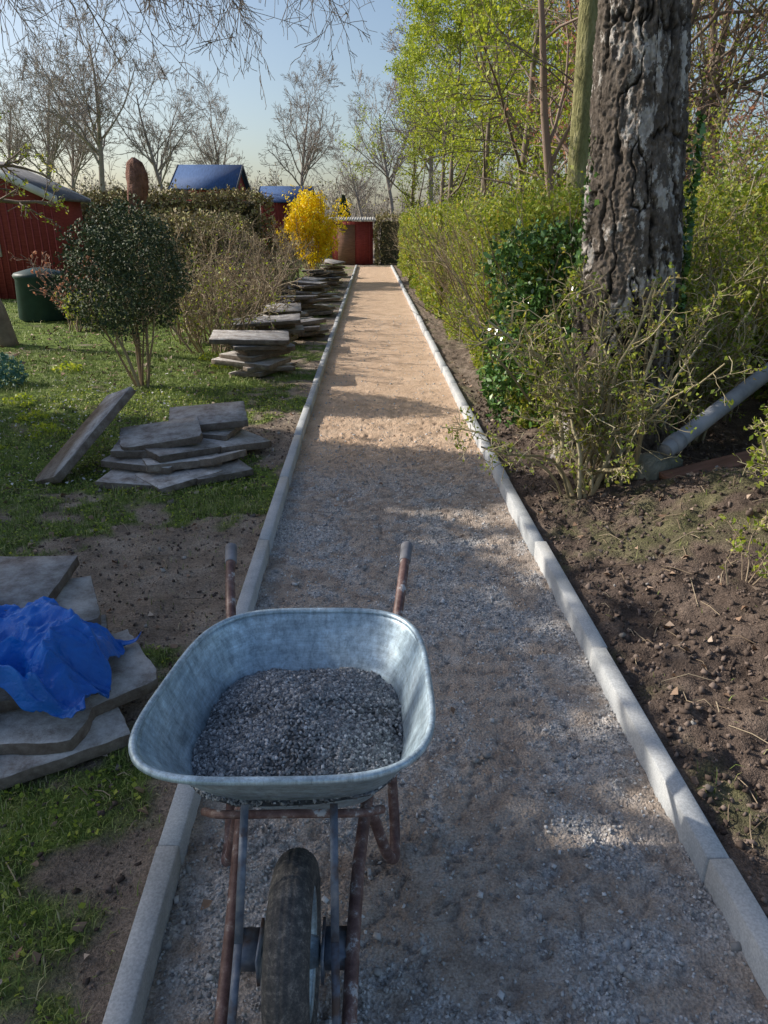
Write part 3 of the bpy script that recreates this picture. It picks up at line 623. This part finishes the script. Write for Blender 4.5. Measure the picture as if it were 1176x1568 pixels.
pa = np.zeros(len(bt.data.vertices)); pa[:K*len(zz)] = (sstep(.03, .10, rid)*sstep(-.5, -.1, pl)).ravel(); fattr(bt, 'plate', pa)
pb = np.ones(len(bt.data.vertices)); pb[:K*len(zz)] = (sstep(.0, .10, rid)).ravel(); fattr(bt, 'fis', pb)
b = B(); N = 1100; zc = .3+1.9*rng.random(N)**1.3; an = np.where(rng.random(N) < .6, -.15, 2.9)+rng.normal(size=N)*.28
rq = np.interp(zc, [0, .5, 1.4, 2.8], [.46, .39, .34, .29]); C = np.stack([1.67+rq*np.cos(an), 4.85+rq*np.sin(an), zc], 1)
leaves(b, C, .045, rng, .8); b.obj('climbing_ivy', M_ever)

def trunk(b, pts, r, mi=0, sides=18): pipe(b, pts, r, sides, mi, sub=6)
b = B(); trunk(b, [(1.88, 7.0, 0), (1.86, 7.02, 1.5), (1.84, 7.0, 2.6), (1.83, 7.0, 4), (1.95, 7., 7), (2.0, 7.1, 9.5)], [.12, .10, .098, .095, .08, .03])
P = np.array([[[1.84, 7., 4.2], [1.95, 7., 7], [2., 7.1, 9.5]]]); lv = grow(P, np.array([[.06, .05, .03]]), np.array([5.]), [(12, .5, 55, 6, 0, .15, .03, .5), (6, .5, 45, 5, .2, .2, 0, .6), (5, .5, 40, 4, .2, .2, 0, .6)], rng, .003)
for Pq, Rq in lv[1:]: tubes(b, Pq, Rq, 4, 1)
b.obj('mossy_tree', [M_moss, M_wood], smooth=True)

def tree(name, H, lm, nl, ls, seed, r0=.12, tm=M_wood, rmin=.004, spec=None, clump=.10, tlow=.2, forks=1, twob=.06):
    r_ = np.random.default_rng(900+seed); b = B(); Ps = []
    n = 9
    for k in range(forks):
        d = norm(np.array([r_.normal()*.10*(forks > 1), r_.normal()*.10*(forks > 1), 1.])); p = np.array([r_.normal()*.1, r_.normal()*.1, 0.])*(forks > 1); pts = [p]
        for j_ in range(n-1): d = norm(d+r_.normal(size=3)*twob+np.array([0, 0, .05])); p = p+d*H*(.8+.2*r_.random())/(n-1); pts.append(p)
        Ps.append(pts)
    P = np.array(Ps); R = r0*np.linspace(1, .18, n)[None]*np.ones((forks, 1)); L = np.full(forks, H*.9)
    spec = spec or [(16, .42, 52, 7, tlow, .13, .08, .5), (8, .5, 45, 5, .15, .16, .04, .6), (5, .5, 40, 4, .15, .2, .02, .65)]
    lv = grow(P, R, L, spec, r_, rmin)
    for i_, (Pq, Rq) in enumerate(lv): tubes(b, Pq, Rq, 10 if i_ == 0 else (5 if i_ == 1 else 3), 1)
    if nl:
        C = np.concatenate([along(lv[-1][0], int(nl*.75), r_, clump), along(lv[-2][0], int(nl*.25), r_, clump)]); leaves(b, C, ls, r_, .65)
    else: leaves(b, lv[-1][0][:40, -1], .03, r_, .6)
    return b.obj(name, [lm, tm])
def inst(o, name, loc, rz, s):
    q = bpy.data.objects.new(name, o.data); SC.collection.objects.link(q); q.location = loc; q.rotation_euler = (0, 0, rz); q.scale = (s, s, s*(.92+.16*rng.random())); return q
def place(o, loc, rz, s): o.location = loc; o.rotation_euler = (0, 0, rz); o.scale = (s, s, s)

TS = tree('spring_tree', 8, M_spring, 12500, .085, 1, .11, tlow=.12); place(TS, (3.0, 15.5, 0), .4, .95)
for (x_, y_, s) in [(2.9, 20, .9), (2.6, 25, 1.), (3.0, 32, 1.1), (5.5, 26, 1.2), (1.9, 36, 1.0)]: inst(TS, 'spring_tree', (x_, y_, 0), rng.random()*6, s)
TH_ = tree('budding_tree', 9, M_hedge, 6500, .06, 2, .10, rmin=.005, forks=2, twob=.1); place(TH_, (3.6, 11.5, 0), .4, 1)
for (x_, y_, s) in [(6.2, 14, 1.1), (4.6, 18, 1.1), (8, 19, 1.2), (5.2, 34, 1.1), (7.0, 10, .8)]: inst(TH_, 'budding_tree', (x_, y_, 0), rng.random()*6, s)
TR = tree('red_leaved_tree', 7, M_redleaf, 3400, .06, 3, .09, M_redtw, forks=3, twob=.14, spec=[(12, .42, 52, 7, .2, .13, .08, .5), (7, .5, 45, 5, .15, .16, .04, .6), (4, .5, 40, 4, .15, .2, .02, .65)]); place(TR, (2.9, 11, 0), 1., .95)
for (x_, y_, s) in [(4.6, 8.6, .8)]: inst(TR, 'red_leaved_tree', (x_, y_, 0), rng.random()*6, s)
TB = tree('bare_tree', 10, M_wood, 0, 0, 4, .20, M_farhaze, rmin=.009, spec=[(18, .5, 44, 7, .2, .12, .08, .5), (9, .5, 40, 5, .15, .15, .05, .6), (6, .5, 38, 4, .15, .2, .03, .65), (3, .5, 35, 3, .2, .2, 0, .8)]); place(TB, (-14.8, 44, 0), 0, 1.1)
for (x_, y_, s) in [(-12.2, 47, .95), (-17.5, 46, .85), (-20.5, 50, 1.), (-9.6, 52, .8), (-4.6, 50, .9), (-24, 52, 1.0), (-.6, 60, .7), (1.4, 50, .85), (4, 50, 1.1)]:
    inst(TB, 'bare_tree', (x_, y_, 0), rng.random()*6, s)
b = B(); r_ = np.random.default_rng(5); N = 600
bx = -60+100*r_.random(N); by = 62+25*r_.random(N); hh = 3+3.*r_.random(N)
P0 = np.stack([bx, by, 0*bx], 1); d = norm(r_.normal(size=(N, 3))*.15+np.array([0, 0, 1])); pts = [P0]; cur = P0
for q in range(4): d = norm(d+r_.normal(size=(N, 3))*.12); cur = cur+d*(hh/4)[:, None]; pts.append(cur)
P = np.stack(pts, 1); lv = grow(P, .08*np.linspace(1, .3, 5)[None]*np.ones((N, 1)), hh, [(8, .4, 45, 4, .2, .15, .05, .5), (3, .5, 40, 3, .2, .2, 0, .7)], r_, .018)
for Pq, Rq in lv: tubes(b, Pq, Rq, 3, 1)
leaves(b, along(lv[-1][0], 7000, r_, .2), .25, r_, .7); b.obj('distant_trees', [M_brleaf, M_farhaze])

r_ = np.random.default_rng(77); b = B()
trunk(b, [(-5.6, 6.2, 0), (-5.5, 6.2, 1.5), (-5.3, 6.3, 3.2), (-5.0, 6.4, 5.), (-4.9, 6.5, 7.5)], [.22, .18, .16, .12, .05], 1)
lim = []
for (e1, e2, e3) in [((-3.8, 6.6, 4.4), (-2.4, 7.0, 4.35), (-.2, 7.6, 3.9)), ((-3.9, 7.2, 4.7), (-2.4, 8.2, 4.7), (-.3, 9.2, 4.4)), ((-4.0, 6.2, 4.1), (-2.8, 6.6, 4.0), (-.7, 6.6, 3.6)), ((-4.2, 7.4, 4.4), (-3.2, 8.8, 4.5), (-2.0, 10.2, 4.4)), ((-4.0, 6.8, 4.3), (-2.6, 7.6, 4.1), (-1.3, 8.2, 3.8))]:
    p0 = np.array((-5.15, 6.35, 4.0)); ctl = [p0, np.array(e1), np.array(e2), np.array(e3)]
    tt = np.linspace(0, 3, 10); lim.append([ctl[min(int(t), 2)]*(1-(t-min(int(t), 2)))+ctl[min(int(t), 2)+1]*(t-min(int(t), 2)) for t in tt])
P = np.array(lim)+r_.normal(size=(5, 10, 3))*.04; R = .040*np.linspace(1, .3, 10)[None]*np.ones((5, 1))
lv = grow(P, R, np.full(5, 4.2), [(15, .36, 50, 7, .3, .16, -.16, .5), (7, .5, 42, 6, .15, .18, -.12, .6), (4, .5, 38, 5, .15, .2, -.03, .7)], r_, .0024)
for Pq, Rq in lv: tubes(b, Pq, Rq, 4, 1)
leaves(b, along(lv[-1][0], 400, r_, .005), .02, r_, .6); b.obj('overhanging_tree', [M_brleaf, M_wood])

# conifer hedge added out of view on the left to shade the foreground
b = B(); r_ = np.random.default_rng(31)
N = 38000; y = 2.4+5.4*r_.random(N); z = .1+5.6*r_.random(N)**.85; x = -7.6+r_.normal(size=N)*.35
top = 4.72+.7*fbm(y*1.3, y*0, 3); k = (z < top) & ((fbm(y*1.6, z*1.6, 14)+.5*fbm(y*5, z*5, 15)) > -.52); leaves(b, np.stack([x, y, z], 1)[k], .18, r_, .8)
for yy in np.arange(2.8, 7.6, 1.1): trunk(b, [(-7.6, yy, 0), (-7.62, yy+.05, 2.5), (-7.6, yy, 4.4)], [.08, .06, .02], 1, 8)
b.obj('unseen_shade_hedge', [M_dkbush, M_wood])

# ------------------------------------------------------------------ left garden
b = B(); blob(b, (-2.40, 7.5, 1.17), (.56, .5, .56), 15000, .036, rng, seed=13, thr=-.42, shell=.35, ns=5, am=.4)
P, R, L = stems(9, (-2.38, 7.45, .03), 1.1, .35, rng, .016); lv = grow(P, R, L, [(8, .35, 40, 5, .4, .15, .03, .6)], rng, .003)
for Pq, Rq in lv: tubes(b, Pq, Rq, 5, 1)
b.obj('rounded_evergreen_shrub', [M_dkbush, M_twig])
for k, (x_, y_, h_) in enumerate([(-2.0, 9.6, 1.2), (-2.5, 10.6, 1.35), (-1.9, 11.6, 1.4), (-2.9, 12.3, 1.45), (-2.2, 13.4, 1.45), (-2.1, 15.2, 1.45), (-2.6, 16.8, 1.5), (-2.1, 18.6, 1.5), (-2.3, 20.5, 1.6)]):
    shrub('bare_shrub', (x_, y_, .03), h_, 20, .5, M_brleaf if k % 3 else M_hedge, M_twig, 900, .036, .014, 60+k, brad=.35, rmin=.0032, jit=.03, wob=.25)
hedge('beech_hedge', -12, -2.9, 21, 22.4, 2.35, 16000, .11, M_brleaf, twigs=0, seed=31, nz=.2)
hedge('beech_hedge', -4.4, -3.2, 14, 21, 1.7, 11000, .08, M_brleaf, face='R', twigs=60, seed=32)
b = B(); r_ = np.random.default_rng(3); N = 22000; x = -10+7.4*r_.random(N); z = 2.35*r_.random(N); y = 20.9+r_.exponential(.12, N)
y = y-.25*fbm(x*1.3, z*1.5, 2); k = fbm(x*3, z*3, 4)+.5*fbm(x*9, z*9, 6) > -.25; zz_ = z+.12*fbm(x*2, x*0, 9); leaves(b, np.stack([x, y, zz_], 1)[k], .10, r_, .6)
b.obj('garden_hedge', M_brleaf)
b = B(); blob(b, (-1.75, 22.5, 1.45), (.70, .7, .9), 8000, .09, rng, seed=41, thr=-.15, am=.5)
P, R, L = stems(40, (-1.75, 22.5, .03), 2.4, .6, rng, .012); tubes(b, P, R, 4, 1); leaves(b, along(P[:, 2:], 3500, rng, .06), .085, rng); b.obj('forsythia_bush', [M_forsy, M_twig])
b = B(); N = 5000; z = rng.random(N)*2.6; rr_ = .75*(1-z/2.7)*(.75+.35*rng.random(N)); an = rng.random(N)*6.28
leaves(b, np.stack([-1.2+rr_*np.cos(an), 35+rr_*np.sin(an), z+.2], 1), .13, rng, .5); trunk(b, [(-1.2, 35, 0), (-1.2, 35, 1.2), (-1.2, 35, 2.5)], [.08, .06, .02], 1, 8); b.obj('conifer_tree', [M_dkbush, M_wood])
r_ = np.random.default_rng(8); b = B(); trunk(b, [(-5.1, 10.3, 0), (-5.2, 10.3, .6), (-5.45, 10.3, 1.1), (-5.35, 10.2, 1.7), (-5.1, 10.2, 2.0), (-4.9, 10.2, 2.3)], [.16, .13, .12, .11, .09, .06], 1)
P = np.array([[[-5.45, 10.3, 1.1], [-5.35, 10.2, 1.7], [-5.1, 10.2, 2.0], [-4.9, 10.2, 2.3]]]); lv = grow(P, np.array([[.09, .08, .07, .05]]), np.array([2.2]), [(9, .55, 55, 6, .2, .2, .02, .5), (7, .5, 50, 5, .2, .2, -.04, .6), (5, .5, 40, 4, .2, .2, -.03, .6)], r_, .004)
for Pq, Rq in lv[1:]: tubes(b, Pq, Rq, 4, 1)
leaves(b, along(lv[-1][0], 900, r_, .02), .05, r_); b.obj('fruit_tree', [M_hedge, M_wood], smooth=True)
for k, (x_, y_, h_, m_) in enumerate([(-5.0, 12.6, 1.3, M_redleaf), (-4.6, 11.6, .6, M_spring), (-3.9, 12.8, .9, M_brleaf)]):
    shrub('garden_shrub', (x_, y_, .03), h_, 12, .45, m_, M_redtw if m_ is M_redleaf else M_twig, 700, .055, .012, 90+k, brad=.25, rmin=.004)
b = B(); blob(b, (-4.0, 7.6, .12), (.35, .3, .25), 1400, .05, rng, seed=51, thr=-.5); b.obj('blue_green_plant', M_teal)
b = B()
for (x_, y_) in [(-3.3, 6.7), (-2.9, 6.1), (-3.5, 8.4), (-1.75, 8.6), (-2.0, 9.1), (-1.6, 9.0), (-2.6, 5.6), (-2.9, 5.2)]: blob(b, (x_, y_, .03), (.16, .16, .10), 240, .04, rng, seed=int(x_*-10), thr=-.6)
b.obj('herb_clump', M_spring)
b = B(); K = 40; zz = np.linspace(0, 3.0, 60); th = np.linspace(0, 2*np.pi, K); TH, ZZ = np.meshgrid(th, zz)
rr_ = np.interp(ZZ, [0, 1, 2.0, 2.3, 2.65, 2.9, 3.0], [.24, .18, .17, .23, .23, .17, .03])+.05*fbm(np.cos(TH)*3+5, ZZ*4+np.sin(TH)*3, 6)
V, F = gridmesh(-5.35+.06*np.sin(ZZ*3)+rr_*np.cos(TH), 18+rr_*np.sin(TH), ZZ); b.add(V, F)
b.obj('pollarded_trunk', M_stump, smooth=True)
e = empty('compost_bin', (-5.75, 13.2, .03)); b = B(); lathe_p = [(.38, 0), (.44, .05), (.40, .70), (.42, .72), (.43, .76), (.40, .80), (.1, .88), (.0, .88)]
S = 28; a = np.arange(S)/S*2*np.pi; V = np.array([[r*np.cos(q), r*np.sin(q), z] for q in a for r, z in lathe_p]); k = len(lathe_p)
F = [[i_*k+j_, ((i_+1) % S)*k+j_, ((i_+1) % S)*k+j_+1, i_*k+j_+1] for i_ in range(S) for j_ in range(k-1)]; b.add(V, F); b.obj('bin_body', M_bin, e, True)

def gable(name, x0, x1, y0, y1, eave, ridge, wallm, roofm, over=.18, fascia=M_white, windows=(), along_y=True):
    e = empty(name, ((x0+x1)/2, (y0+y1)/2, 0)); ox, oy = e.location[0], e.location[1]; xm = (x0+x1)/2
    b = B()
    if along_y: prof = [(x0, 0), (x1, 0), (x1, eave), (xm, ridge), (x0, eave)]; V = [[p[0]-ox, yy-oy, p[1]] for yy in (y0, y1) for p in prof]
    else:
        ym = (y0+y1)/2; prof = [(y0, 0), (y1, 0), (y1, eave), (ym, ridge), (y0, eave)]; V = [[xx-ox, p[0]-oy, p[1]] for xx in (x0, x1) for p in prof]
    b.addm(V, [[[0, 1, 2, 3, 4]], [[9, 8, 7, 6, 5]], [[0, 5, 6, 1], [1, 6, 7, 2], [4, 9, 5, 0]]]); b.obj('walls', wallm, e)
    b = B(); bf = B(); t = .07; lo_, hi_ = (x0, x1) if along_y else (y0, y1); m_ = (lo_+hi_)/2; sl = (ridge-eave)/((hi_-lo_)/2)
    s0, s1 = (y0-over, y1+over) if along_y else (x0-over, x1+over)
    def P_(c, s, z): return [c-ox, s-oy, z] if along_y else [s-ox, c-oy, z]
    for sg in (-1, 1):
        ce = m_+sg*((hi_-lo_)/2+over); ze = eave-sl*over+.01; zr = ridge+.01
        V = [P_(m_, s, zr) for s in (s0, s1)]+[P_(ce, s, ze) for s in (s1, s0)]; V += [[v[0], v[1], v[2]+t] for v in V]
        b.addm(V, [[[0, 1, 2, 3]], [[7, 6, 5, 4]], [[0, 4, 5, 1], [1, 5, 6, 2], [2, 6, 7, 3], [3, 7, 4, 0]]])
        for s in (s0-.03, s1+.005):
            V = [P_(m_, s, zr-.08), P_(m_, s, zr+t+.02), P_(ce, s, ze+t+.02), P_(ce, s, ze-.08)]; V += [P_(m_, s+.025, zr-.08), P_(m_, s+.025, zr+t+.02), P_(ce, s+.025, ze+t+.02), P_(ce, s+.025, ze-.08)]
            bf.addm(V, [[[0, 1, 2, 3]], [[7, 6, 5, 4]], [[0, 4, 5, 1], [1, 5, 6, 2], [2, 6, 7, 3], [3, 7, 4, 0]]])
    b.obj('roof', roofm, e); bf.obj('fascia', fascia, e)
    bw = B(); bg = B()
    for (wx, wz, ww, wh) in windows:
        box(bw, (wx-ww/2-.06-ox, y0-.05-oy, wz-.06), (wx+ww/2+.06-ox, y0-.003-oy, wz+wh+.06)); box(bg, (wx-ww/2-ox, y0-.06-oy, wz), (wx+ww/2-ox, y0-.053-oy, wz+wh))
    if windows: bw.obj('window_frames', M_white, e); bg.obj('window_panes', M_glass, e)
    bb = B(); xx = x0+.1
    while xx < x1-.05: box(bb, (xx-ox, y0-.022-oy, .05), (xx+.03-ox, y0-.002-oy, eave-.05)); xx += .16
    bb.obj('cover_battens', wallm, e)
    return e
gable('red_garden_shed', -9.9, -6.85, 17, 18.6, 2.15, 2.85, M_red, M_roofd, windows=[(-8.6, 1.0, .8, .7)])
gable('blue_roofed_house', -8.7, -6.1, 35, 39, 3.1, 4.1, M_red, M_roofb, windows=[(-7.8, 1.5, .9, .9)], along_y=False, fascia=M_roofd)
gable('blue_roofed_house', -5.6, -3.2, 40, 43, 2.7, 3.4, M_red, M_roofb, along_y=False, fascia=M_roofd)
e = empty('red_end_shed', (-.75, 32.6, 0)); b = B(); box(b, (-.85, -.6, 0), (.85, .8, 1.72)); b.obj('walls', M_red, e)
b = B()
for k in range(9): box(b, (-.83+k*.19, -.625, .05), (-.80+k*.19, -.603, 1.70))
b.obj('battens', M_red, e)
b = B(); xs_ = np.linspace(-1., 1., 81); X, Y = np.meshgrid(xs_, np.array([-.85, 1.])); V, F = gridmesh(X, Y, 1.78+.12*(Y+.85)/1.85+.02*np.sin(X*60)); b.add(V, F); ro = b.obj('corrugated_roof', M_roofg, e); so = ro.modifiers.new('t', 'SOLIDIFY'); so.thickness = .03
b = B(); box(b, (-.62, -.66, .04), (.1, -.63, 1.6)); b.obj('door', M_board, e)
hedge('end_hedge', .2, 3, 31.5, 33, 1.9, 5000, .09, M_brleaf, seed=44)

b = B(); pipe(b, [(1.71, 4.0, .37), (2.54, 4.6, .70), (3.7, 5.44, 1.16)], .050, 20, sub=1, cap=False); pipe(b, [(1.76, 4.036, .39), (1.82, 4.08, .414)], .057, 20, sub=1); pipe(b, [(1.715, 4.003, .372), (3.69, 5.43, 1.156)], .044, 20, sub=1)
b.obj('drain_pipe', M_pipe, smooth=True)
b = B(); box(b, (-.12, -.09, 0), (.12, .09, .24), bev=.02, jit=.01); o = b.obj('stone_block', M_blk, loc=(1.70, 4.10, .08)); o.rotation_euler = (.06, .03, .4)
b = B(); box(b, (-.4, -.06, 0), (.4, .06, .05), bev=.006, jit=.004); o = b.obj('wooden_board', M_board, loc=(2.08, 4.05, .24)); o.rotation_euler = (.2, -.1, .35)

# ------------------------------------------------------------------ light, sky, camera
el = math.radians(30); sd = Vector((-1, .33, 0)).normalized()*math.cos(el)+Vector((0, 0, math.sin(el)))
w = bpy.data.worlds.new('World'); SC.world = w; w.use_nodes = True; nt = w.node_tree
sk = nt.nodes.new('ShaderNodeTexSky'); sk.sky_type = 'NISHITA'; sk.sun_disc = False; sk.sun_elevation = el; sk.sun_rotation = math.atan2(sd.x, sd.y) % (2*math.pi)
sk.air_density = 1.0; sk.dust_density = 2.2; sk.ozone_density = 1.6
bg = nt.nodes['Background']; nt.links.new(sk.outputs[0], bg.inputs[0]); bg.inputs[1].default_value = .15
sl = bpy.data.lights.new('sun', 'SUN'); sl.energy = 5; sl.angle = math.radians(.5); sl.color = (1, .93, .83); so = bpy.data.objects.new('sun', sl); SC.collection.objects.link(so)
so.rotation_euler = sd.to_track_quat('Z', 'Y').to_euler()
cam = bpy.data.cameras.new('camera'); co_ = bpy.data.objects.new('camera', cam); SC.collection.objects.link(co_); SC.camera = co_
cam.sensor_fit = 'VERTICAL'; cam.sensor_height = 36; cam.lens = 25.26; cam.clip_end = 2000; cam.clip_start = .05
co_.location = (0, 0, 1.6); co_.rotation_euler = (math.radians(90-21.8), 0, math.radians(-1.0))
SC.view_settings.view_transform = 'Standard'; SC.view_settings.look = 'None'; SC.view_settings.exposure = 0
